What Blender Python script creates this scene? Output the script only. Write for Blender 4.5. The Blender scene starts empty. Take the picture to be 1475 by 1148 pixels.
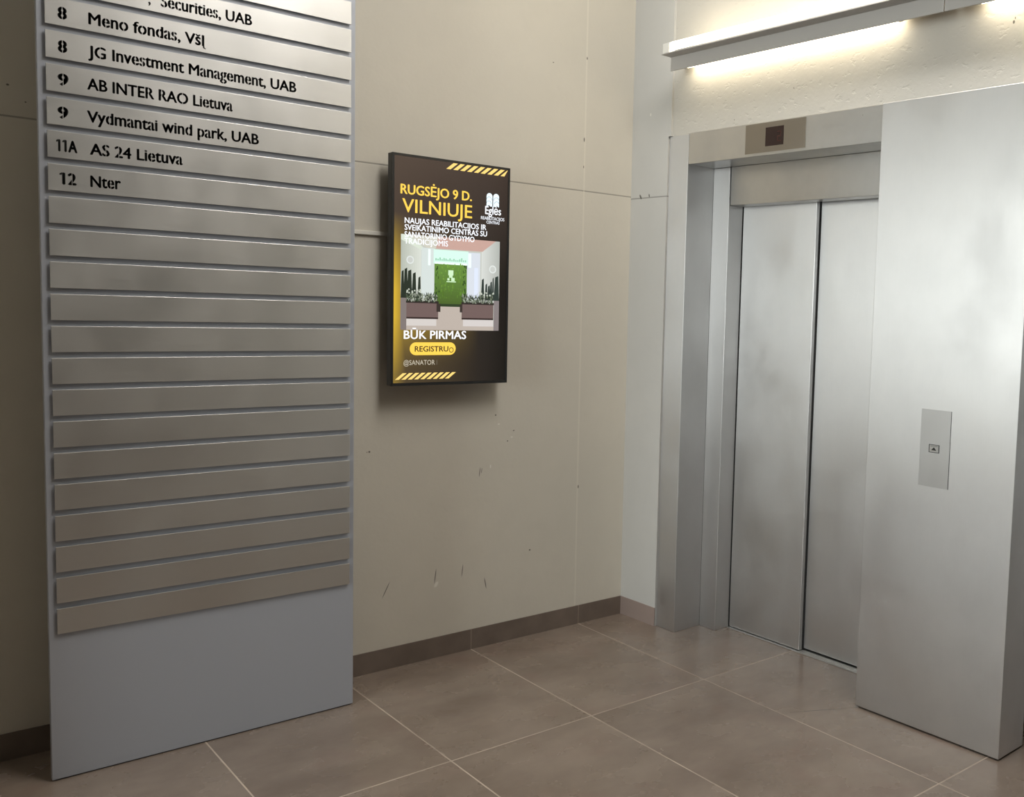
import bpy, bmesh, math, random
from mathutils import Vector, Matrix

random.seed(7)
C = bpy.context.scene.collection
SC = bpy.context.scene

B_ANG = 0.0321919          # the lift wall's turn from square, in radians

# ------------------------------------------------------------------ camera
def setup_camera():
    yaw, pit, rol, f = 0.8123000206665928, -0.07940748229963546, 0.03364804822243789, 1396.548
    fw = Vector((math.cos(pit) * math.cos(yaw), math.cos(pit) * math.sin(yaw), math.sin(pit)))
    rt = fw.cross(Vector((0, 0, 1))).normalized()
    up = rt.cross(fw)
    r2 = rt * math.cos(rol) + up * math.sin(rol)
    u2 = -rt * math.sin(rol) + up * math.cos(rol)
    cd = bpy.data.cameras.new('camera')
    cam = bpy.data.objects.new('camera', cd)
    m = Matrix((r2, u2, -fw)).transposed().to_4x4()
    m.translation = Vector((-3.07897, -3.93277, 1.60975))
    cam.matrix_world = m
    cd.sensor_fit = 'HORIZONTAL'
    cd.sensor_width = 36.0
    cd.lens = f / 1475 * 36.0
    cd.shift_x = (737.5 - 1033.452) / 1475
    cd.shift_y = -(574 - 555.0) / 1475
    cd.clip_start = 0.05
    cd.clip_end = 200
    C.objects.link(cam)
    SC.camera = cam
setup_camera()

# ------------------------------------------------------------------ world, exposure
w = bpy.data.worlds.new('overcast_sky')
SC.world = w
w.use_nodes = True
w.node_tree.nodes['Background'].inputs[0].default_value = (1.0, .99, .975, 1)
w.node_tree.nodes['Background'].inputs[1].default_value = 6.2
SC.view_settings.view_transform = 'Standard'
SC.view_settings.look = 'None'
SC.view_settings.exposure = 1.42
SC.view_settings.gamma = 1.0
SC.view_settings.use_curve_mapping = False
SC.cycles.max_bounces = 10
SC.cycles.diffuse_bounces = 6
SC.cycles.glossy_bounces = 5
SC.cycles.use_denoising = True
SC.cycles.sample_clamp_indirect = 6.0
SC.cycles.caustics_reflective = False
SC.cycles.caustics_refractive = False

TUBE_STRENGTH = 4.8
SCREEN = .42

def sky_portal(name, loc, rot, sx, sy):
    l = bpy.data.lights.new(name, 'AREA')
    l.shape = 'RECTANGLE'
    l.size, l.size_y = sx, sy
    l.cycles.is_portal = True
    o = bpy.data.objects.new(name, l)
    o.location, o.rotation_euler = loc, rot
    C.objects.link(o)
# the window far off to the left
sky_portal('left_window_portal', (-8.12, -2.3, 1.93), (0, -math.pi / 2, 0), 2.8, 2.6)
# unseen pair of warm white fill lights, added to brighten the beige wall
for k in range(2):
    l_ = bpy.data.lights.new('ceiling_fill', 'AREA')
    l_.shape = 'RECTANGLE'
    l_.size, l_.size_y = .6, 1.2
    l_.energy = 16.5
    l_.color = (1.0, .965, .91)
    o_ = bpy.data.objects.new('ceiling_fill', l_)
    o_.location = (-1.0, -2.0 - 1.1 * k, 4.19)
    C.objects.link(o_)

# ------------------------------------------------------------------ node helpers
def new_mat(name):
    m = bpy.data.materials.new(name)
    m.use_nodes = True
    nt = m.node_tree
    b = nt.nodes['Principled BSDF']
    return m, nt, b

def N(nt, typ, **kw):
    n = nt.nodes.new(typ)
    for k, v in kw.items():
        setattr(n, k, v)
    return n

def math_node(nt, op, a, b=None, c=None, clamp=False):
    n = N(nt, 'ShaderNodeMath', operation=op, use_clamp=clamp)
    for i, v in enumerate((a, b, c)):
        if v is None:
            continue
        if isinstance(v, (int, float)):
            n.inputs[i].default_value = v
        else:
            nt.links.new(v, n.inputs[i])
    return n.outputs[0]

def mix_col(nt, fac, a, b, mode='MIX'):
    n = N(nt, 'ShaderNodeMix', data_type='RGBA', blend_type=mode)
    ins = [s for s in n.inputs if s.enabled]
    for s, v in ((n.inputs[0], fac), (n.inputs[6], a), (n.inputs[7], b)):
        if isinstance(v, (int, float)):
            s.default_value = v
        elif isinstance(v, tuple):
            s.default_value = v if len(v) == 4 else (*v, 1)
        else:
            nt.links.new(v, s)
    return n.outputs[2]

def noise(nt, vec, scale, detail=3, rough=0.55):
    n = N(nt, 'ShaderNodeTexNoise')
    n.inputs['Scale'].default_value = scale
    n.inputs['Detail'].default_value = detail
    n.inputs['Roughness'].default_value = rough
    if vec is not None:
        nt.links.new(vec, n.inputs['Vector'])
    return n.outputs['Fac']

def mapping(nt, vec, scale=(1, 1, 1), loc=(0, 0, 0)):
    n = N(nt, 'ShaderNodeMapping')
    n.inputs['Scale'].default_value = scale
    n.inputs['Location'].default_value = loc
    nt.links.new(vec, n.inputs['Vector'])
    return n.outputs[0]

def maprange(nt, v, a, b, c, d):
    n = N(nt, 'ShaderNodeMapRange')
    nt.links.new(v, n.inputs[0])
    for i, x in enumerate((a, b, c, d)):
        n.inputs[i + 1].default_value = x
    return n.outputs[0]

def bump(nt, h, strength, dist, bsdf):
    n = N(nt, 'ShaderNodeBump')
    n.inputs['Strength'].default_value = strength
    n.inputs['Distance'].default_value = dist
    nt.links.new(h, n.inputs['Height'])
    nt.links.new(n.outputs[0], bsdf.inputs['Normal'])

def obj_coord(nt):
    return N(nt, 'ShaderNodeTexCoord').outputs['Object']

def simple(name, col, rough=0.5, metal=0.0, spec=0.5):
    m, nt, b = new_mat(name)
    b.inputs['Base Color'].default_value = (*col, 1)
    b.inputs['Roughness'].default_value = rough
    b.inputs['Metallic'].default_value = metal
    b.inputs['Specular IOR Level'].default_value = spec
    n = noise(nt, obj_coord(nt), 40, 2)
    nt.links.new(maprange(nt, n, 0, 1, rough * 0.9, min(1, rough * 1.1)), b.inputs['Roughness'])
    return m

# marks: list of (x, z, half width, half height, tilt) on a wall in its own u,z coordinates
def mark_mask(nt, u, z, marks):
    tot = None
    for (x0, z0, hw, hh, tilt) in marks:
        du = math_node(nt, 'SUBTRACT', u, x0)
        dz = math_node(nt, 'SUBTRACT', z, z0)
        du = math_node(nt, 'MULTIPLY_ADD', dz, -tilt, du)
        a = math_node(nt, 'POWER', math_node(nt, 'DIVIDE', du, hw), 2)
        b = math_node(nt, 'POWER', math_node(nt, 'DIVIDE', dz, hh), 2)
        d = math_node(nt, 'ADD', a, b)
        mk = math_node(nt, 'SUBTRACT', 1.6, d, clamp=True)
        tot = mk if tot is None else math_node(nt, 'MAXIMUM', tot, mk)
    return tot

def line_mask(nt, v, at, half, soft):
    d = math_node(nt, 'ABSOLUTE', math_node(nt, 'SUBTRACT', v, at))
    return maprange(nt, d, half, half + soft, 1, 0)

def wall_material(name, base, dark_marks, light_marks, hjoint, vjoint, axis, bump_s=0.25, pit=0.0, roughness=0.62):
    m, nt, b = new_mat(name)
    oc = obj_coord(nt)
    sp = N(nt, 'ShaderNodeSeparateXYZ')
    nt.links.new(oc, sp.inputs[0])
    u, z = sp.outputs[axis], sp.outputs[2]
    n1 = noise(nt, oc, 1.3, 4)
    n2 = noise(nt, oc, 9, 4)
    n3 = noise(nt, oc, 60, 3)
    col = mix_col(nt, maprange(nt, n1, .35, .65, 0, 1), base, tuple(c * k for c, k in zip(base, (.94, .945, .95))))
    col = mix_col(nt, maprange(nt, n2, .45, .75, 0, .5), col, tuple(c * .93 for c in base))
    if hjoint is not None:
        lm = line_mask(nt, z, hjoint, .0022, .0015)
        col = mix_col(nt, math_node(nt, 'MULTIPLY', lm, .75), col, tuple(c * .38 for c in base))
    if vjoint is not None:
        lm = line_mask(nt, u, vjoint, .003, .002)
        col = mix_col(nt, math_node(nt, 'MULTIPLY', lm, .35), col, tuple(min(1, c * 1.25) for c in base))
    if dark_marks:
        col = mix_col(nt, math_node(nt, 'MULTIPLY', mark_mask(nt, u, z, dark_marks), .85), col, (.045, .04, .03))
    if light_marks:
        col = mix_col(nt, math_node(nt, 'MULTIPLY', mark_mask(nt, u, z, light_marks), .7), col, (.8, .78, .72))
    nt.links.new(col, b.inputs['Base Color'])
    b.inputs['Roughness'].default_value = roughness
    h = math_node(nt, 'ADD', math_node(nt, 'MULTIPLY', n2, 1.0), math_node(nt, 'MULTIPLY', n3, .25))
    if hjoint is not None:
        h = math_node(nt, 'SUBTRACT', h, math_node(nt, 'MULTIPLY', line_mask(nt, z, hjoint, .002, .003), .6))
    if pit:
        p = maprange(nt, noise(nt, mapping(nt, oc, (1, 1, 1.6)), 26, 2), .60, .72, 0, pit)
        h = math_node(nt, 'SUBTRACT', h, p)
    bump(nt, h, bump_s, .006, b)
    return m

def steel_material(name, base=(.63, .625, .62), rough=.42, aniso=.78, smudge=.4, stretch=(90, 90, 1.2), bumpy=.03, turn=0.0):
    m, nt, b = new_mat(name)
    oc = obj_coord(nt)
    br = noise(nt, mapping(nt, oc, stretch), 4, 3)
    sm = noise(nt, mapping(nt, oc, (1, 1, .8)), 3.2, 5, .6)
    col = mix_col(nt, maprange(nt, sm, .35, .7, 0, smudge), base, tuple(c * .86 for c in base))
    col = mix_col(nt, maprange(nt, br, .3, .7, 0, .10), col, tuple(c * .9 for c in base))
    nt.links.new(col, b.inputs['Base Color'])
    b.inputs['Metallic'].default_value = 1.0
    r = math_node(nt, 'ADD', maprange(nt, sm, .3, .7, rough * .85, rough * 1.2), maprange(nt, br, .3, .7, -.015, .015))
    nt.links.new(r, b.inputs['Roughness'])
    b.inputs['Anisotropic'].default_value = aniso
    b.inputs['Anisotropic Rotation'].default_value = turn
    tg = N(nt, 'ShaderNodeTangent', direction_type='UV_MAP', uv_map='uv')
    nt.links.new(tg.outputs[0], b.inputs['Tangent'])
    bump(nt, math_node(nt, 'ADD', br, math_node(nt, 'MULTIPLY', noise(nt, oc, 1.7, 2), 6)), bumpy, .004, b)
    return m

def emis(name, col, strength=1.0, base=None):
    m, nt, b = new_mat(name)
    b.inputs['Base Color'].default_value = (*(base or tuple(c * .1 for c in col)), 1)
    b.inputs['Roughness'].default_value = .4
    b.inputs['Specular IOR Level'].default_value = .2
    b.inputs['Emission Color'].default_value = (*col, 1)
    b.inputs['Emission Strength'].default_value = strength
    return m

def floor_material():
    m, nt, b = new_mat('porcelain_tile')
    g = N(nt, 'ShaderNodeNewGeometry').outputs['Position']
    sp = N(nt, 'ShaderNodeSeparateXYZ')
    nt.links.new(g, sp.inputs[0])
    x, y = sp.outputs[0], sp.outputs[1]
    def cell(v, off, size):
        t = math_node(nt, 'DIVIDE', math_node(nt, 'SUBTRACT', v, off), size)
        i = math_node(nt, 'FLOOR', t)
        fr = math_node(nt, 'SUBTRACT', t, i)
        d = math_node(nt, 'MULTIPLY', math_node(nt, 'MINIMUM', fr, math_node(nt, 'SUBTRACT', 1.0, fr)), size)
        return i, d
    ix, dx = cell(x, -.2702, .6)
    iy, dy = cell(y, -.9461, 1.2)
    dist = math_node(nt, 'MINIMUM', dx, dy)
    # the odd cut line in front of the pillar
    ax, ay, bx, by = -.235, -1.418, .02, -1.558
    L = math.hypot(bx - ax, by - ay)
    ux, uy = (bx - ax) / L, (by - ay) / L
    px, py = math_node(nt, 'SUBTRACT', x, ax), math_node(nt, 'SUBTRACT', y, ay)
    al = math_node(nt, 'ADD', math_node(nt, 'MULTIPLY', px, ux), math_node(nt, 'MULTIPLY', py, uy))
    pe = math_node(nt, 'ABSOLUTE', math_node(nt, 'SUBTRACT', math_node(nt, 'MULTIPLY', px, -uy), math_node(nt, 'MULTIPLY', py, -ux)))
    inside = math_node(nt, 'MULTIPLY', math_node(nt, 'GREATER_THAN', al, 0), math_node(nt, 'LESS_THAN', al, L))
    crack = math_node(nt, 'MULTIPLY', maprange(nt, pe, .002, .0036, 1, 0), inside)
    # tile tone, one step per tile, and cloudy stone figure
    cv = N(nt, 'ShaderNodeCombineXYZ')
    nt.links.new(ix, cv.inputs[0]); nt.links.new(iy, cv.inputs[1])
    wn = N(nt, 'ShaderNodeTexWhiteNoise', noise_dimensions='3D')
    nt.links.new(cv.outputs[0], wn.inputs['Vector'])
    off = N(nt, 'ShaderNodeVectorMath', operation='MULTIPLY_ADD')
    nt.links.new(wn.outputs['Color'], off.inputs[0])
    off.inputs[1].default_value = (9, 9, 9)
    nt.links.new(g, off.inputs[2])
    cl = noise(nt, mapping(nt, off.outputs[0], (1, 1.6, 1)), 2.6, 6, .6)
    cl2 = noise(nt, off.outputs[0], 6, 4, .5)
    c = mix_col(nt, maprange(nt, cl, .32, .68, 0, 1), (.170, .130, .104), (.262, .210, .174))
    c = mix_col(nt, maprange(nt, cl2, .3, .85, 0, .22), c, (.31, .245, .195))
    rd = noise(nt, off.outputs[0], 4.2, 3)
    c = mix_col(nt, maprange(nt, rd, .55, .75, 0, .35), c, (.21, .135, .11))
    c = mix_col(nt, maprange(nt, wn.outputs['Value'], 0, 1, 0, .10), c, (.12, .09, .07))
    gm = maprange(nt, dist, .0018, .0032, 1, 0)
    fade = maprange(nt, noise(nt, g, 2.2, 2), .4, .6, .45, .95)
    c = mix_col(nt, math_node(nt, 'MULTIPLY', gm, fade), c, (.55, .46, .38))
    c = mix_col(nt, math_node(nt, 'MULTIPLY', crack, .8), c, (.07, .055, .045))
    nt.links.new(c, b.inputs['Base Color'])
    r = maprange(nt, cl2, .3, .7, .24, .29)
    nt.links.new(math_node(nt, 'ADD', r, math_node(nt, 'MULTIPLY', gm, .3)), b.inputs['Roughness'])
    b.inputs['Specular IOR Level'].default_value = .55
    bump(nt, math_node(nt, 'SUBTRACT', math_node(nt, 'MULTIPLY', cl2, .1), math_node(nt, 'MULTIPLY', gm, .8)), .3, .002, b)
    return m

# ------------------------------------------------------------------ mesh helpers
def uv_by_normal(bm):
    uv = bm.loops.layers.uv.get('uv') or bm.loops.layers.uv.new('uv')
    for f in bm.faces:
        n = f.normal
        ax = max(range(3), key=lambda i: abs(n[i]))
        for l in f.loops:
            p = l.vert.co
            if ax == 2:
                l[uv].uv = (p.x, p.y)
            elif ax == 0:
                l[uv].uv = (p.y, p.z)
            else:
                l[uv].uv = (p.x, p.z)

def add_box(bm, x0, x1, y0, y1, z0, z1, bev=0.0, seg=2):
    x0, x1 = sorted((x0, x1)); y0, y1 = sorted((y0, y1)); z0, z1 = sorted((z0, z1))
    r = bmesh.ops.create_cube(bm, size=1)
    vs = r['verts']
    for v in vs:
        v.co = Vector((x0 + (v.co.x + .5) * (x1 - x0), y0 + (v.co.y + .5) * (y1 - y0), z0 + (v.co.z + .5) * (z1 - z0)))
    if bev:
        es = list({e for v in vs for e in v.link_edges})
        bmesh.ops.bevel(bm, geom=es, offset=bev, segments=seg, affect='EDGES', profile=.5)
    return bm

def add_cyl(bm, p0, p1, r, n=24, r2=None):
    p0, p1 = Vector(p0), Vector(p1)
    d = p1 - p0
    res = bmesh.ops.create_cone(bm, cap_ends=True, segments=n, radius1=r, radius2=r if r2 is None else r2, depth=d.length)
    q = Vector((0, 0, 1)).rotation_difference(d.normalized())
    for v in res['verts']:
        v.co = q @ v.co + (p0 + p1) / 2
    return bm

def add_poly(bm, pts, thick=0.0, direction=(0, -1, 0)):
    vs = [bm.verts.new(p) for p in pts]
    f = bm.faces.new(vs)
    if thick:
        e = bmesh.ops.extrude_face_region(bm, geom=[f])
        d = Vector(direction) * thick
        for v in e['geom']:
            if isinstance(v, bmesh.types.BMVert):
                v.co += d
    return bm

def obj(name, bm, mat, parent=None, smooth=False):
    bmesh.ops.recalc_face_normals(bm, faces=bm.faces[:])
    bm.normal_update()
    uv_by_normal(bm)
    me = bpy.data.meshes.new(name)
    bm.to_mesh(me)
    bm.free()
    for mm in (mat if isinstance(mat, (list, tuple)) else [mat]):
        me.materials.append(mm)
    o = bpy.data.objects.new(name, me)
    C.objects.link(o)
    if parent is not None:
        o.parent = parent
    if smooth:
        for p in me.polygons:
            p.use_smooth = True
    return o

def box(name, dims, mat, parent=None, bev=0.0):
    bm = bmesh.new()
    add_box(bm, *dims, bev=bev)
    return obj(name, bm, mat, parent)

def tag(o, label=None, cat=None, group=None, kind=None):
    for k, v in (('label', label), ('category', cat), ('group', group), ('kind', kind)):
        if v:
            o[k] = v
    return o

def thing(name, label, cat, loc=(0, 0, 0), rotz=0.0, group=None):
    o = bpy.data.objects.new(name, None)
    o.empty_display_size = .1
    C.objects.link(o)
    o.location = loc
    o.rotation_euler = (0, 0, rotz)
    return tag(o, label, cat, group)

# text as flat mesh in the x-z plane facing -y
def glyph_mesh(s, offset=0.0, extrude=0.0):
    cu = bpy.data.curves.new('glyphs', 'FONT')
    cu.body = s
    cu.size = 1.0
    cu.offset = offset
    cu.extrude = extrude
    cu.resolution_u = 3
    o = bpy.data.objects.new('glyphs', cu)
    C.objects.link(o)
    dg = bpy.context.evaluated_depsgraph_get()
    me = bpy.data.meshes.new_from_object(o.evaluated_get(dg))
    bpy.data.objects.remove(o)
    bpy.data.curves.remove(cu)
    return me

CAP = None
def text_obj(name, s, x0, x1, z, cap, y, mat, parent, bold=0.0, stencil=False, thick=.0004):
    """letters between x0 and x1, baseline z, capital height cap, on plane y"""
    global CAP
    if CAP is None:
        t = glyph_mesh('H')
        CAP = max(v.co.y for v in t.vertices) - min(v.co.y for v in t.vertices)
    if stencil:
        tx, td = glyph_mesh('x'), glyph_mesh('d')
        XH, ASC = max(v.co.y for v in tx.vertices), max(v.co.y for v in td.vertices)
        XR = .76 * CAP / XH
    bm = bmesh.new()
    if not stencil:
        me = glyph_mesh(s)
        embolden(bm, me, bold)
        bpy.data.meshes.remove(me)
    else:
        for i, ch in enumerate(s):
            if ch == ' ':
                continue
            ref = glyph_mesh(s[:i] + '|')
            pen = max(v.co.x for v in ref.vertices)
            bpy.data.meshes.remove(ref)
            one = bmesh.new()
            me = glyph_mesh({'Į': 'I'}.get(ch, ch))
            embolden(one, me, bold)
            if ch.islower():
                for v in one.verts:
                    if v.co.y > 0:
                        v.co.y = v.co.y * XR if v.co.y < XH else XH * XR + (v.co.y - XH) * (1.02 * ASC - XH * XR) / (ASC - XH)
            if ch == 'Į':
                xs = [v.co.x for v in one.verts]
                tail = [(max(xs) - .10, 0), (max(xs), 0), (max(xs) + .01, -.10), (max(xs) + .09, -.15), (max(xs) + .07, -.20), (max(xs) - .08, -.14)]
                one.faces.new([one.verts.new((a_, b_, 0)) for a_, b_ in tail])
            if ch == '1':
                xs = [v.co.x for v in one.verts]
                tp = max(v.co.y for v in one.verts)
                one.faces.new([one.verts.new((a_, b_, 0)) for a_, b_ in ((min(xs) - .15, tp - .17), (min(xs) - .15, tp - .07), (min(xs), tp), (min(xs) + .02, tp), (min(xs) + .02, tp - .14))])
            cut_stencil(one, ch)
            one.transform(Matrix.Translation((pen, 0, 0)))
            one.to_mesh(me)
            one.free()
            bm.from_mesh(me)
            bpy.data.meshes.remove(me)
    if thick:
        r = bmesh.ops.extrude_face_region(bm, geom=bm.faces[:])
    xs = [v.co.x for v in bm.verts]
    a, b_ = min(xs), max(xs)
    top = set()
    if thick:
        top = {v for v in r['geom'] if isinstance(v, bmesh.types.BMVert)}
    for v in bm.verts:
        X = x0 + (v.co.x - a) / (b_ - a) * (x1 - x0)
        Z = z + v.co.y / CAP * cap
        v.co = Vector((X, y - (thick if v in top else 0), Z))
    return obj(name, bm, mat, parent)

def embolden(bm, me, d):
    # heavier strokes: the glyph laid over itself with small offsets
    for dx, dy in (((-d, 0), (d, 0), (0, d * .6), (0, -d * .6), (0, 0)) if d else ((0, 0),)):
        k = len(bm.verts)
        bm.from_mesh(me)
        bm.verts.ensure_lookup_table()
        for v in bm.verts[k:]:
            v.co.x += dx
            v.co.y += dy

def cut_stencil(bm, ch):
    # vertical bridges through round strokes, a bridge beside the stem in n m u r B R D P
    xs = [v.co.x for v in bm.verts]
    a, b = min(xs), max(xs)
    if ch in '0689oeacsSGOCdgpbq23':
        cuts = [.5]
    elif ch in 'RD':
        cuts = [.36]
    elif ch == 'm_':
        cuts = [.27, .62]
    else:
        return
    g = .021
    for c in cuts:
        cx = a + (b - a) * c
        for xc in (cx - g, cx + g):
            bmesh.ops.bisect_plane(bm, geom=bm.verts[:] + bm.edges[:] + bm.faces[:], plane_co=(xc, 0, 0), plane_no=(1, 0, 0))
        kill = [f for f in bm.faces if abs(f.calc_center_median().x - cx) < g]
        bmesh.ops.delete(bm, geom=kill, context='FACES')

# ------------------------------------------------------------------ materials
W_A = (.625, .588, .512)
dark = [(-2.568, 2.255, .004, .003, 0), (-2.521, 2.207, .0025, .002, 0), (-1.356, .958, .004, .004, 0), (-1.366, .957, .002, .002, 0),
        (-.757, 1.083, .0035, .0035, 0), (-.66, 1.005, .004, .0025, .6), (-.692, .958, .003, .003, 0), (-.835, .824, .0018, .02, .12),
        (-.825, .83, .0014, .012, .1), (-1.05, .373, .002, .03, .12), (-.917, .377, .0018, .026, .1), (-.798, .298, .0022, .024, -.2),
        (-1.279, .351, .002, .03, .5), (-.288, 2.786, .003, .006, 0), (-.48, 2.73, .004, .002, 0), (-.295, 2.40, .003, .01, 0),
        (-.295, 2.27, .0022, .006, 0), (-.285, .70, .003, .008, 0), (-.56, .42, .004, .004, 0)]
light = [(-1.045, .335, .008, .012, .4), (-.78, .845, .003, .008, 0), (-.67, .975, .006, .003, 0), (-.74, 1.04, .006, .003, .3)]
M_A = wall_material('beige_plaster', W_A, dark, light, 2.155, -.29, 0, bump_s=.22)
M_B = wall_material('grey_white_plaster', (.55, .545, .525), [(-.075, 2.152, .006, .011, .5), (-.14, 2.155, .004, .008, .2), (-.22, 2.87, .006, .006, 0)],
                    [(-.135, 2.55, .004, .007, 0)], 2.145, None, 1, bump_s=.12)
M_B2 = wall_material('pitted_plaster', (.56, .54, .495), [(-2.065, 2.655, .004, .006, 0), (-2.07, 2.668, .002, .004, 0), (-.70, 2.465, .002, .003, 0), (-1.05, 2.56, .0018, .004, .3)],
                     None, None, None, 1, bump_s=.4, pit=.4)
M_PL = wall_material('plain_plaster', (.5, .48, .44), None, None, None, None, 0)
M_CEIL = wall_material('ceiling_paint', (.6, .59, .56), None, None, None, None, 0)
M_REAR = wall_material('dark_plaster', (.16, .15, .14), None, None, None, None, 0)
M_FLOOR = floor_material()

def baseboard_material():
    m, nt, b = new_mat('baseboard_tile')
    oc = obj_coord(nt)
    sp = N(nt, 'ShaderNodeSeparateXYZ')
    nt.links.new(oc, sp.inputs[0])
    n = noise(nt, oc, 7, 5)
    c = mix_col(nt, maprange(nt, n, .3, .7, 0, 1), (.135, .105, .085), (.185, .145, .12))
    t = math_node(nt, 'DIVIDE', math_node(nt, 'ADD', sp.outputs[0], .8702), .6)
    fr = math_node(nt, 'FRACT', t)
    d = math_node(nt, 'MULTIPLY', math_node(nt, 'MINIMUM', fr, math_node(nt, 'SUBTRACT', 1.0, fr)), .6)
    c = mix_col(nt, maprange(nt, d, .0012, .0025, .7, 0), c, (.36, .30, .25))
    nt.links.new(c, b.inputs['Base Color'])
    b.inputs['Roughness'].default_value = .42
    return m
M_BASE = baseboard_material()
M_BASE2 = simple('baseboard_tile_pale', (.30, .235, .21), .5)
M_STEEL = steel_material('brushed_steel')
M_STEEL_DOOR = steel_material('brushed_steel_door', (.64, .635, .63), .42, .78, .3)
M_STEEL_HEAD = steel_material('smudged_steel', (.66, .66, .655), .32, .1, .9, (4, 4, 4), .008)
M_STEEL_DK = steel_material('satin_plate', (.36, .33, .29), .30, .2, .2)
M_CALL = steel_material('call_plate_steel', (.50, .495, .49), .40, .65, .3)
M_SLAT = steel_material('brushed_aluminium', (.60, .59, .57), .36, .3, .25, (1.5, 1.5, 70), .002, .25)
M_BOARD = simple('silver_blue_paint', (.40, .42, .47), .40, .3)
M_INK = simple('black_vinyl', (.018, .018, .016), .55)
M_ALU = simple('aluminium', (.62, .62, .61), .35, 1.0)
M_BLACK = simple('black_plastic', (.012, .012, .012), .35)
M_GAP = simple('gap_shade', (.012, .012, .012), .8)  # near-black gap fill, the shade of the gaps put into its colour
M_DISP = simple('dark_red_glass', (.022, .010, .009), .12)
M_SEG = simple('dim_segments', (.05, .016, .013), .3)
M_FIX = simple('grey_enamel', (.50, .485, .465), .5)
M_FIXW = simple('white_plastic', (.75, .74, .70), .45)
M_TRUNK = simple('white_trunking', (.72, .70, .64), .5)
M_TUBE = emis('tube_glow', (1.0, .86, .62), TUBE_STRENGTH, (.8, .8, .8))
M_FRAME = simple('window_frame_paint', (.1, .1, .1), .5)
m_ = bpy.data.materials.new('window_glass')
m_.use_nodes = True
nt_ = m_.node_tree
nt_.nodes.remove(nt_.nodes['Principled BSDF'])
tr_ = nt_.nodes.new('ShaderNodeBsdfTransparent')
tr_.inputs[0].default_value = (.92, .95, .95, 1)
gl_ = nt_.nodes.new('ShaderNodeBsdfGlossy')
gl_.inputs['Roughness'].default_value = .02
mx_ = nt_.nodes.new('ShaderNodeMixShader')
mx_.inputs[0].default_value = .06
nt_.links.new(tr_.outputs[0], mx_.inputs[1])
nt_.links.new(gl_.outputs[0], mx_.inputs[2])
nt_.links.new(mx_.outputs[0], nt_.nodes['Material Output'].inputs[0])
M_GLASS = m_

# ------------------------------------------------------------------ setting
def struct(name, dims, mat, rotz=0.0):
    o = box(name, dims, mat)
    o.rotation_euler = (0, 0, rotz)
    o['kind'] = 'structure'
    return o

CEIL = 4.2
struct('floor', (-8.3, 1.2, -9.3, .25, -.12, 0), M_FLOOR)
struct('ceiling', (-8.3, 1.2, -9.3, .25, CEIL, CEIL + .15), M_CEIL)
struct('wall_left', (-3.0, .6, 0, .2, 0, CEIL), M_A)
struct('wall_light_block', (-8.1, -3.0, -.55, .2, 0, CEIL), M_A)  # unseen wall, added to keep daylight off the beige wall's left end
struct('pavement', (-30, 12, .25, 40, -.3, -.12), M_PL)
# the lift wall, turned slightly from square
bm = bmesh.new()
add_box(bm, 0, .30, -.2708, .02, 0, 2.4312)
add_box(bm, 0, .30, -.289, .02, 2.4312, CEIL)
o = obj('wall_right', bm, M_B); o.rotation_euler = (0, 0, B_ANG); o['kind'] = 'structure'
struct('wall_right_upper', (.012, .30, -9.1, -.289, 2.431, CEIL), M_B2, B_ANG)
struct('wall_right_far', (.012, .30, -9.1, -3.475, 0, 2.431), M_B2, B_ANG)
struct('wall_shaft', (.55, .65, -9.2, .2, 0, CEIL), M_GAP, B_ANG)
# baseboards
struct('baseboard_left', (-3.0, 0, -.005, 0, 0, .0936), M_BASE)
struct('baseboard_right', (-.004, 0, -.271, 0, 0, .0936), M_BASE2, B_ANG)
# glazed openings outside the picture that let the daylight in
def glazing(n, a0, a1, z0, z1, bays, wall, w0, w1, mat, loc, rotz):
    # built along local x with the room on the local -y side, then turned into place
    bm = bmesh.new()
    if a0 > w0:
        add_box(bm, w0, a0, 0, .2, 0, CEIL)
    if a1 < w1:
        add_box(bm, a1, w1, 0, .2, 0, CEIL)
    if z0 > 0:
        add_box(bm, a0, a1, 0, .2, 0, z0)
    add_box(bm, a0, a1, 0, .2, z1, CEIL)
    o = obj(wall, bm, mat)
    bm = bmesh.new()
    for k in range(bays + 1):
        xx = a0 + (a1 - a0) * k / bays
        add_box(bm, xx - .03, xx + .03, .06, .14, z0, z1)
    for zz in (z0, z1):
        add_box(bm, a0, a1, .06, .14, zz - .03, zz + .03)
    f = obj('window_%d' % n, bm, M_FRAME)
    for q_ in (o, f):
        q_['kind'] = 'structure'
        q_.location = loc
        q_.rotation_euler = (0, 0, rotz)
    box('window_pane', (a0 + .03, a1 - .03, .097, .103, z0 + .03, z1 - .03), M_GLASS, f)
glazing(1, -3.6, -1.0, .5, 3.35, 2, 'wall_far_left', -9.2, .2, M_REAR, (-8.1, 0, 0), math.pi / 2)
struct('wall_rear', (-8.1, 1.2, -9.2, -9.0, 0, CEIL), M_REAR)

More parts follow.
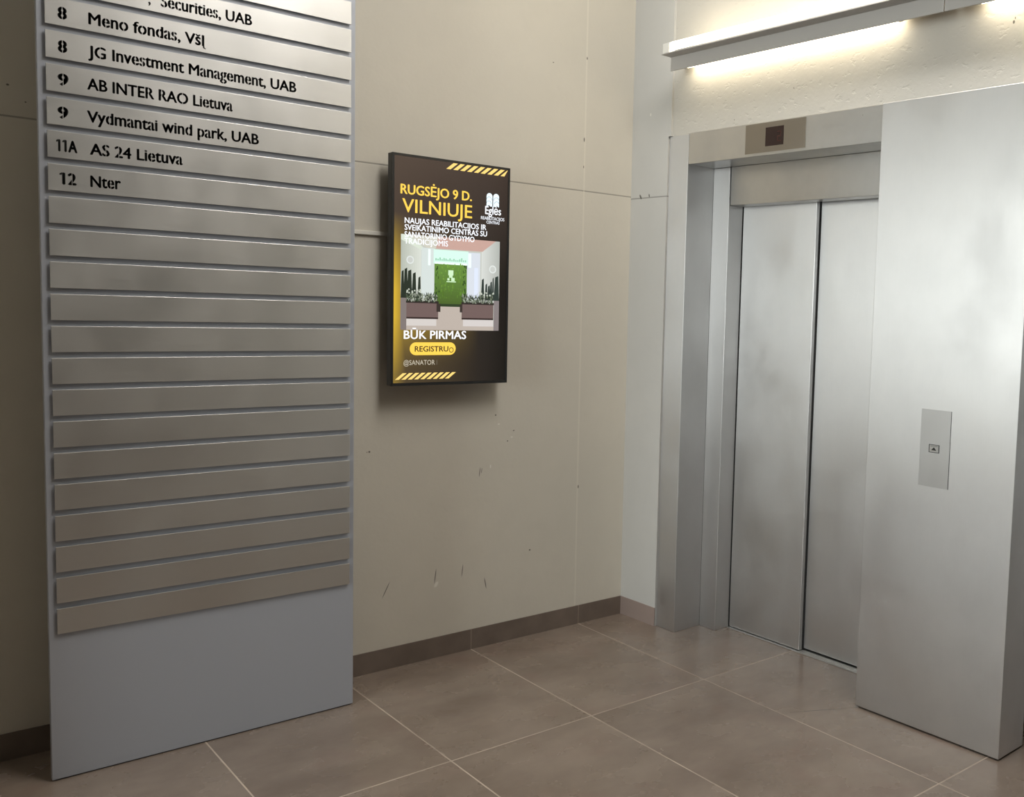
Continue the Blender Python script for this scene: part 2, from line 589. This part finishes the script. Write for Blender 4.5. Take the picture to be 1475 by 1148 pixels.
# ------------------------------------------------------------------ elevators (local x = depth into wall, y = along wall)
def make_elevator(label, mirror=None, indicator=True):
    """t runs along the wall; mirror is the pillar centre line for the neighbour"""
    e = thing('elevator', label, 'elevator', (0, 0, 0), B_ANG)
    def T(t):
        return t if mirror is None else 2 * mirror - t
    def bx(name, n0, n1, t0, t1, z0, z1, mat, parent=e, bev=.0015):
        return box(name, (n0, n1, T(t0), T(t1), z0, z1), mat, parent, bev)
    bx('outer_jamb', .0103, .186, -.271, -.404, 0, 2.431, M_STEEL)
    bx('outer_header', .0103, .186, -.4055, -1.5465, 2.289, 2.435, M_STEEL_HEAD)
    bx('inner_jamb', .186, .2834, -.404, -.515, 0, 2.2885, M_STEEL)
    bx('inner_header', .186, .272, -.5235, -1.5465, 2.1056, 2.2885, M_STEEL_HEAD)
    bx('far_jamb', .186, .2834, -1.43, -1.5465, 0, 2.1056, M_STEEL)
    bx('head_lining', .272, .36, -.5235, -1.5465, 2.118, 2.2885, M_GAP, bev=0)
    bx('reveal_gap_fill', .2834, .35, -.48, -.5165, 0, 2.118, M_GAP, bev=0)  # near-black strip filling the gap between jamb and door
    d = bx('door_panel', .2855, .308, -.5195, -.9805, .006, 2.117, M_STEEL_DOOR, bev=.002)
    d['label'] = 'door leaf standing forward, nearer the jamb'
    d = bx('door_panel', .318, .340, -.93, -1.43, .010, 2.117, M_STEEL_DOOR, bev=.002)
    d['label'] = 'door leaf set back behind the other'
    bx('door_edge_gap_fill', .308, .318, -.955, -.9835, .006, 2.117, M_GAP, bev=0)  # dark strip standing in for the shade in the step between leaves
    s = bmesh.new()
    add_box(s, .268, .345, T(-.519), T(-1.43), 0, .003)
    for n_ in (.272, .283, .294, .304):
        add_box(s, n_, n_ + .004, T(-.985), T(-1.43), .003, .005)
    obj('sill', s, M_ALU, e)
    return e

make_elevator('brushed steel elevator doorway with two sliding leaves, beside the beige wall corner')
make_elevator('steel elevator doorway just past the wide steel pillar, at the right photo edge', mirror=-(1.5477 + 2.1916) / 2)

p = thing('steel_pillar', 'wide brushed steel pillar panel right of the elevator doors, carrying the call plate', 'pillar', (0, 0, 0), B_ANG)
box('cladding', (-.031, .152, -1.5477, -2.1916, .007, 2.428), M_STEEL, p, .002)
box('plinth', (-.018, .145, -1.555, -2.184, 0, .007), M_GAP, p)

c = thing('call_panel', 'narrow steel call plate with one up button on the pillar', 'elevator call panel', (0, 0, 0), B_ANG)
box('plate', (-.0329, -.031, -1.796, -1.9245, .960, 1.254), M_CALL, c, .0006)
box('plate_painted_shadow', (-.0323, -.031, -1.9245, -1.926, .960, 1.254), M_GAP, c)  # dark strip drawn as the shadow along one side of the plate
bt = bmesh.new()
for dims in ((-1.836, -1.881, 1.1205, 1.1225), (-1.836, -1.881, 1.0915, 1.0935), (-1.836, -1.838, 1.0935, 1.1205), (-1.879, -1.881, 1.0935, 1.1205)):
    add_box(bt, -.0346, -.0329, *dims)
obj('button_frame', bt, M_INK, c)
bu = box('button', (-.0352, -.0329, -1.839, -1.878, 1.0945, 1.1195), M_ALU, c, .0004)
am = bmesh.new()
add_poly(am, [(-.0352, -1.847, 1.1005), (-.0352, -1.870, 1.1005), (-.0352, -1.8585, 1.1125)], .0004, (-1, 0, 0))
obj('up_arrow', am, M_INK, bu)
box('button_slot', (-.0356, -.0352, -1.843, -1.874, 1.1155, 1.1168), M_INK, bu)

fi = thing('floor_indicator', 'taupe plate with small dark red display set into the elevator header', 'floor indicator', (0, 0, 0), B_ANG)
box('plate', (.0085, .0103, -.777, -1.1285, 2.302, 2.4305), M_STEEL_DK, fi, .0004)
box('lower_trim', (.0082, .0103, -.777, -1.1285, 2.2995, 2.302), M_ALU, fi)
dp = box('display', (.0075, .0085, -.899, -1.0045, 2.327, 2.4085), M_DISP, fi, .0003)
sg = bmesh.new()
def seg_digit(bm, t0, z0, wd, ht, segs):
    th = .004
    R = {'a': (t0, t0 - wd, z0 + ht - th, z0 + ht), 'g': (t0, t0 - wd, z0 + ht / 2 - th / 2, z0 + ht / 2 + th / 2), 'd': (t0, t0 - wd, z0, z0 + th),
         'f': (t0, t0 - th, z0 + ht / 2, z0 + ht), 'e': (t0, t0 - th, z0, z0 + ht / 2), 'b': (t0 - wd + th, t0 - wd, z0 + ht / 2, z0 + ht), 'c': (t0 - wd + th, t0 - wd, z0, z0 + ht / 2)}
    for k in segs:
        add_box(bm, .0072, .0075, *R[k])
seg_digit(sg, -.968, 2.343, .022, .044, 'abged')
obj('digit_segments', sg, M_SEG, dp)

# ------------------------------------------------------------------ wall lights
def make_light(label, t0, t1, low0, low1):
    L = thing('wall_light', label, 'wall light', (0, 0, 0), B_ANG, 'fluorescent battens above the elevators')
    box('tray', (-.166, .012, t0, t1, 2.766, 2.770), M_FIX, L)
    box('fascia', (-.104, -.098, t0, t1, 2.704, 2.766), M_FIX, L, .0008)
    box('ballast_housing', (-.095, -.06, t0 - .15, t1 + .15, 2.732, 2.766), M_FIX, L)
    for (ta, tb, zc, nc, r) in ((t0 - .058, t1 + .058, 2.801, -.146, .018), (low0, low1, 2.742, -.036, .016)):
        bm = bmesh.new()
        add_cyl(bm, (nc, ta, zc), (nc, tb, zc), r, 20)
        tb_ = obj('tube', bm, M_TUBE, L, smooth=True)
        for t_, s_ in ((ta, 1), (tb, -1)):
            h = bmesh.new()
            if zc > 2.77:
                add_box(h, nc - .018, nc + .018, t_ + s_ * .004, t_ + s_ * .05, 2.770, zc + .014, .003)
                add_box(h, nc + .018, nc + .05, t_ + s_ * .012, t_ + s_ * .045, 2.770, 2.788, .002)
                add_box(h, nc - .0188, nc - .018, t_ + s_ * .014, t_ + s_ * .022, 2.778, 2.786)
            else:
                add_box(h, nc - .014, nc + .014, t_ + s_ * .002, t_ + s_ * .02, zc - .014, 2.766, .002)
            obj('lampholder', h, M_FIXW, L)
    return L
make_light('grey batten light glowing on the wall above the elevator header', -.387, -1.848, -.43, -1.60)
make_light('grey batten light above the pillar, cut by the top right photo edge', -1.852, -3.313, -1.96, -3.15)

# ------------------------------------------------------------------ directory board
bd = thing('directory_board', 'tall silver tenant directory board with horizontal name strips standing on the floor', 'directory board', (-2.032, -.26, 0))
BX0, BX1, BYF = -2.5288, -1.5352, -.2696
def loc_box(name, x0, x1, y0, y1, z0, z1, mat, parent, bev=0.0):
    return box(name, (x0 + 2.032, x1 + 2.032, y0 + .26, y1 + .26, z0, z1), mat, parent, bev)
loc_box('back_panel', BX0, BX1, BYF, BYF + .022, .004, 3.05, M_BOARD, bd, .002)
loc_box('foot', BX0 + .01, BX1 - .01, BYF + .006, BYF + .018, 0, .004, M_GAP, bd)
for zz in (.6, 1.7, 2.8):
    for xx in (-2.3, -1.78):
        loc_box('wall_bracket', xx - .02, xx + .02, BYF + .022, -.0005, zz, zz + .03, M_ALU, bd)
ROWS = {20: [('', 'Securities, UAB')], 19: [('8', 'Meno fondas, VšĮ')], 18: [('8', 'JG Investment Management, UAB')], 17: [('9', 'AB INTER RAO Lietuva')],
        16: [('9', 'Vydmantai wind park, UAB')], 15: [('11A', 'AS 24 Lietuva')], 14: [('12', 'Nter')]}
SPAN = {20: (-2.190, -1.906), 19: (-2.394, -2.055), 18: (-2.396, -1.756), 17: (-2.400, -1.971), 16: (-2.402, -1.885), 15: (-2.396, -2.129), 14: (-2.396, -2.311)}
NUM = {19: (-2.475, -2.450), 18: (-2.476, -2.451), 17: (-2.478, -2.449), 16: (-2.480, -2.451), 15: (-2.485, -2.429), 14: (-2.478, -2.433)}
SL0, SL1 = -2.508, -1.556
for k in range(25):
    z0 = .4916 + .10106 * k
    s = loc_box('name_strip', SL0, SL1, BYF - .0125, BYF - .009, z0, z0 + .0825, M_SLAT, bd, .0008)
    for xx in (SL0 + .15, SL1 - .15):
        loc_box('spacer', xx - .02, xx + .02, BYF - .009, BYF, z0 + .02, z0 + .06, M_ALU, s)
    if k in ROWS:
        num, txt = ROWS[k][0]
        zb, yf = z0 + .0215, BYF - .0125 + .26
        if num:
            a, b = NUM[k]
            text_obj('lettering', num, a + 2.032, b + 2.032, zb, .0345, yf, M_INK, s, bold=.05, stencil=True)
        a, b = SPAN[k]
        text_obj('lettering', txt, a + 2.032, b + 2.032, zb, .0345, yf, M_INK, s, bold=.032, stencil=True)
        if k == 20:
            text_obj('lettering', ',', -2.226 + 2.032, -2.219 + 2.032, zb, .0345, yf, M_INK, s, bold=.022)

# ------------------------------------------------------------------ cable trunking
tag(box('cable_trunking', (-1.75, -1.15, -.012, 0, 1.862, 1.879), M_TRUNK, None, .002),
    'short white cable trunking on the wall between board and screen', 'cable trunking')

# ------------------------------------------------------------------ digital display
DX, DZ = -1.305, 1.149
dd = thing('digital_display', 'portrait wall screen showing a black and gold advertisement on the beige wall', 'display screen', (DX, -.1, 1.242))
def dbox(name, x0, x1, y0, y1, z0, z1, mat, parent=dd, bev=0.0):
    return box(name, (x0 - DX, x1 - DX, y0 + .1, y1 + .1, z0 - 1.242, z1 - 1.242), mat, parent, bev)
dbox('rear_housing', -1.25, -.825, -.062, -.022, 1.33, 2.11, M_BLACK, bev=.006)
dbox('wall_mount', -1.16, -.91, -.022, 0, 1.5, 1.95, M_BLACK)
dbox('casing', -1.3115, -.763, -.099, -.062, 1.242, 2.198, M_BLACK, bev=.003)
bz = bmesh.new()
x0, x1, z0, z1 = -1.3115 - DX, -.763 - DX, 0.0, .956
for d_ in ((x0, x0 + .010, z0, z1), (x1 - .010, x1, z0, z1), (x0 + .01, x1 - .01, z0, z0 + .012), (x0 + .01, x1 - .01, z1 - .010, z1)):
    add_box(bz, d_[0], d_[1], -.003, .001, d_[2], d_[3])
obj('bezel', bz, M_BLACK, dd)

def screen_material():
    m, nt, b = new_mat('screen_background')
    oc = obj_coord(nt)
    sp = N(nt, 'ShaderNodeSeparateXYZ')
    nt.links.new(oc, sp.inputs[0])
    u = math_node(nt, 'DIVIDE', sp.outputs[0], .53)
    v = math_node(nt, 'DIVIDE', sp.outputs[2], .956)
    # picture content: near-black brown page, greyer at its head, with a gold ribbon down the left
    c = mix_col(nt, maprange(nt, v, .45, 1.0, 0, 1), (.010, .008, .006), (.050, .034, .026))
    c = mix_col(nt, maprange(nt, u, .0, 1.0, .35, 0), c, (.13, .09, .065))
    gv = math_node(nt, 'MULTIPLY', maprange(nt, v, .05, .30, .3, 1), maprange(nt, v, .42, .75, 1, 0))
    gu = maprange(nt, u, .02, .13, 1, 0)
    gu2 = math_node(nt, 'MULTIPLY', maprange(nt, u, .0, .75, .55, 0), maprange(nt, v, .10, .26, .35, 1))
    gu2 = math_node(nt, 'MULTIPLY', gu2, maprange(nt, v, .28, .45, 1, .5))
    c = mix_col(nt, math_node(nt, 'MULTIPLY', gv, math_node(nt, 'MAXIMUM', gu, gu2), clamp=True), c, (.62, .40, .035))
    nt.links.new(c, b.inputs['Emission Color'])
    b.inputs['Emission Strength'].default_value = SCREEN
    b.inputs['Base Color'].default_value = (.006, .006, .006, 1)
    b.inputs['Roughness'].default_value = .12
    b.inputs['Specular IOR Level'].default_value = .2
    return m
scr = box('screen', (x0 + .010, x1 - .010, -.001, .001, .012, .946), screen_material(), dd)

_pal = {}
def P(col, s=1.0):
    k = (round(col[0], 3), round(col[1], 3), round(col[2], 3))
    if k not in _pal:
        _pal[k] = emis('screen_colour', col, SCREEN * s)
    return _pal[k]
GOLD, WHITE, PALE = (.95, .62, .10), (.92, .95, 1.0), (.93, .66, .20)
OFF = 1.242 - DZ      # content heights are measured from 1.149

def stripes(x0, x1, z0, z1, n, slant, clip):
    bm = bmesh.new()
    step = (x1 - x0 - slant) / n
    wd = step * .62
    for i in range(n):
        a = x0 + i * step
        pts = [(a, z0), (a + wd, z0), (min(a + wd + slant, clip), z1), (min(a + slant, clip), z1)]
        add_poly(bm, [(p_[0], -.0014, p_[1] - OFF) for p_ in pts])
    return obj('stripe_band', bm, P(PALE), scr)
stripes(.233, .560, 1.010, 1.038, 9, .034, .530)
stripes(.012, .300, .119, .146, 9, .034, .530)

def st(s, x0, x1, z, cap, col, bold=.01, y=-.0022):
    return text_obj('screen_text', s, x0, x1, z - OFF, cap, y, P(col), scr, bold=bold, thick=0)
st('RUGSĖJO 9 D.', .030, .355, .887, .038, GOLD, .028)
st('VILNIUJE', .038, .357, .813, .054, GOLD, .012)
st('NAUJAS REABILITACIJOS IR', .049, .427, .768, .0225, WHITE, .02)
st('SVEIKATINIMO CENTRAS SU', .049, .431, .740, .0225, WHITE, .02)
st('SANATORINIO GYDYMO', .049, .370, .711, .0225, WHITE, .02)
st('TRADICIJOMIS', .048, .245, .684, .0225, WHITE, .01)
st('BŪK PIRMAS', .049, .336, .290, .034, WHITE, .02)
st('@SANATOR', .049, .190, .180, .020, (.55, .50, .40), .0)
st('I', .197, .201, .180, .020, (.12, .10, .07), .0)
st('Eglės', .420, .499, .838, .034, WHITE, .02)
st('REABILITACIJOS', .400, .516, .8135, .0135, WHITE, .01)
st('CENTRAS', .427, .492, .797, .0125, WHITE, .01)

# gold button with rounded ends
bm = bmesh.new()
pts = []
bx0, bx1, bz0, bz1 = .076, .287, .221, .275
rr = (bz1 - bz0) / 2
for i in range(13):
    a = -math.pi / 2 + math.pi * i / 12
    pts.append((bx1 - rr + rr * math.cos(a), -.0014, (bz0 + bz1) / 2 + rr * math.sin(a) - OFF))
for i in range(13):
    a = math.pi / 2 + math.pi * i / 12
    pts.append((bx0 + rr + rr * math.cos(a), -.0014, (bz0 + bz1) / 2 + rr * math.sin(a) - OFF))
add_poly(bm, pts)
obj('gold_button', bm, P((.95, .62, .09)), scr)
st('REGISTRU', .098, .252, .236, .0225, (.03, .022, .015), .02)
st('O', .255, .277, .231, .0225, (.05, .035, .015), .0)

# fountain-like emblem: two rounded lobes of stacked scallops on a stem
def ribbon(pts_out, pts_in):
    bm_ = bmesh.new()
    vo = [bm_.verts.new((a, -.0016, b - OFF)) for a, b in pts_out]
    vi = [bm_.verts.new((a, -.0016, b - OFF)) for a, b in pts_in]
    for i in range(len(vo) - 1):
        bm_.faces.new((vo[i], vo[i + 1], vi[i + 1], vi[i]))
    return bm_
em = bmesh.new()
cx_ = .4575
for sgn in (-1, 1):
    for k in range(3):
        top = .930 - .0175 * k
        out, inn = [], []
        xo = cx_ + sgn * .031
        xi = cx_ + sgn * (.002 + .0032 * k)
        rad = abs(xo - xi) / 2
        xc = (xo + xi) / 2
        n_ = 14
        pts = []
        for i in range(n_ + 1):
            a = math.pi - math.pi * i / n_
            pts.append((xc - sgn * rad * math.cos(a) * -1 if False else xc + rad * math.cos(a), top - rad + rad * math.sin(a)))
        if sgn < 0:
            low = [(xi, .872), (xi - .0028, .872), (xi - .0045, top - rad - .012), (xi - .009, top - rad - .006), (xo, top - rad - .0125)]
            poly = pts + low
        else:
            low = [(xo, top - rad - .0125), (xi + .009, top - rad - .006), (xi + .0045, top - rad - .012), (xi + .0028, .872), (xi, .872)]
            poly = pts + low
        off_y = -.0014 - .0002 * k
        f_ = add_poly(em, [(a, off_y, b - OFF) for a, b in poly])
        if k:
            rim = [(xc + (rad + .0014) * math.cos(math.pi - math.pi * i / n_), top - rad + (rad + .0014) * math.sin(math.pi - math.pi * i / n_)) for i in range(n_ + 1)]
            vo = [em.verts.new((a, off_y + .0001, b - OFF)) for a, b in rim]
            vi = [em.verts.new((a, off_y + .0001, b - OFF)) for a, b in pts]
            for i in range(n_):
                fr = em.faces.new((vo[i], vo[i + 1], vi[i + 1], vi[i]))
                fr.material_index = 1
obj('emblem', em, [P((.80, .93, 1.0)), P((.06, .10, .13))], scr)

# the advertisement's photo of a lobby, drawn in flat colours and small leaf shapes
pic_mats, pic_idx = [], {}
pm = bmesh.new()
_layer = [0]
def q(pts, col):
    if col not in pic_idx:
        pic_idx[col] = len(pic_mats)
        pic_mats.append(P(col))
    _layer[0] += 1
    y = -.0012 - .0000012 * _layer[0]
    vs = [pm.verts.new((a, y, b - OFF)) for a, b in pts]
    f_ = pm.faces.new(vs)
    f_.material_index = pic_idx[col]
def rect(a, b, c_, d, col):
    q([(a, c_), (b, c_), (b, d), (a, d)], col)
PX0, PX1, PZ0, PZ1 = .034, .496, .327, .722
rect(PX0, PX1, PZ0, PZ1, (.50, .52, .47))
for i in range(10):                                              # side walls in soft vertical bands
    f0 = i / 10
    rect(PX0 + .09 * f0, PX0 + .09 * (f0 + .1), .50, PZ1, tuple(.42 + .22 * f0 + d for d in (.0, .03, -.03)))
    rect(PX1 - .09 * f0, PX1 - .09 * (f0 + .1), .50, PZ1, tuple(.40 + .22 * f0 + d for d in (.0, .02, -.01)))
q([(.06, PZ1), (PX1 - .02, PZ1), (.41, .672), (.19, .672)], (.52, .34, .29))         # ceiling
q([(.06, PZ1), (.20, PZ1), (.19, .672), (.15, .672)], (.56, .55, .47))
q([(PX0, PZ1), (.06, PZ1), (.165, .652), (.165, .645), (PX0, .70)], (.62, .68, .58))
rect(.125, .185, .46, .672, (.60, .66, .64))
rect(.155, .166, .60, .668, (.80, 1.0, .92))
rect(.334, .400, .46, .665, (.62, .66, .72))
rect(.342, .356, .60, .660, (.80, 1.0, .95))
rect(.372, .39, .47, .60, (.66, .72, .86))
rect(.180, .342, .610, .668, (.62, .92, .76))                    # lit shelf
for i in range(16):
    a = .188 + i * .0092
    rect(a, a + .006, .622, .628 + random.random() * .012, (.28, .52, .38))
rect(.186, .336, .608, .616, (.80, 1.0, .88))
for i in range(14):                                             # leaves-green wall in bands
    t_ = i / 14
    zt = .608 - (.608 - .425) * t_
    rect(.184, .336, .608 - (.608 - .425) * (i + 1) / 14, zt, (.12 - .06 * t_, .24 - .14 * t_, .045 - .025 * t_))
for i in range(170):
    a, b = random.uniform(.186, .330), random.uniform(.46, .604)
    k_ = .6 + (b - .46) * 5 + random.random() * .5
    edge = a < .205 or a > .315
    col = (.02, .05, .012) if edge and random.random() < .7 else (round(.10 * k_, 2), round(.20 * k_, 2), round(.03 * k_, 2))
    rect(a, a + random.uniform(.002, .006), b, b + random.uniform(.003, .016), col)
for k_, (a, b, c_, d) in enumerate(((.248, .272, .562, .584), (.252, .268, .552, .562), (.244, .254, .540, .550), (.262, .278, .538, .552), (.240, .284, .533, .537))):
    rect(a, b, c_, d, (.58, .80, .52))
for (cx0, cz0, r_) in ((.075, .618, .017), (.462, .598, .018)):    # wall discs
    q([(cx0 + r_ * math.cos(i * .5236), cz0 + r_ * math.sin(i * .5236)) for i in range(12)], (.66, .70, .68))
    q([(cx0 + r_ * .7 * math.cos(i * .5236), cz0 + r_ * .7 * math.sin(i * .5236)) for i in range(12)], (.53, .55, .52))
def tall(a, b, z0_, z1_, col):
    q([(a, z0_), (b, z0_), (b - (b - a) * .2, z1_), (a + (b - a) * .25, z1_ - .006)], col)
for (a, b, h_) in ((.034, .05, .575), (.046, .066, .585), (.06, .085, .578), (.082, .104, .568), (.108, .124, .552)):
    tall(a, b, .46, h_, (.022, .030, .020))
for (a, b, h_) in ((.405, .422, .556), (.424, .438, .535), (.436, .452, .528), (.448, .462, .545), (.460, .470, .563), (.468, .496, .57)):
    tall(a, b, .46, h_, (.030, .042, .036))
q([(PX0, .327), (PX1, .327), (.335, .428), (.19, .428)], (.46, .40, .35))           # floor
q([(.19, .428), (.335, .428), (.31, .44), (.21, .44)], (.03, .05, .02))
q([(PX0, .327), (.06, .327), (.06, .46), (PX0, .46)], (.20, .17, .16))
q([(.470, .327), (PX1, .327), (PX1, .46), (.470, .46)], (.22, .19, .19))
rect(.060, .195, .345, .378, (.60, .56, .53))
rect(.320, .468, .345, .378, (.60, .56, .54))
for (a, b) in ((.060, .203), (.313, .468)):
    rect(a, b, .376, .446, (.155, .105, .098))
    rect(a, b, .374, .381, (.03, .018, .016))
    rect(a - .002, b + .002, .440, .450, (.03, .022, .02))
    for i in range(170):
        x_, z_ = random.uniform(a, b - .004), random.uniform(.444, .474)
        h_ = random.uniform(.008, .02)
        dx_ = random.uniform(-.008, .008)
        g_ = random.choice(((.02, .03, .015), (.05, .07, .04), (.16, .19, .13), (.30, .33, .26), (.03, .035, .03)))
        q([(x_ - .003, z_), (x_ + .003, z_), (x_ + dx_, z_ + h_)], g_)
    for i in range(14):
        x_, z_ = random.uniform(a, a + (b - a) * .45) if a < .2 else random.uniform(a + (b - a) * .5, b), random.uniform(.478, .494)
        q([(x_ - .004, z_), (x_ + .004, z_), (x_ + .002, z_ + .006), (x_ - .003, z_ + .006)], (.50, .54, .46))
rect(.195, .213, .405, .44, (.04, .03, .025))
rect(.304, .316, .405, .44, (.04, .03, .025))
obj('screen_picture', pm, pic_mats, scr)
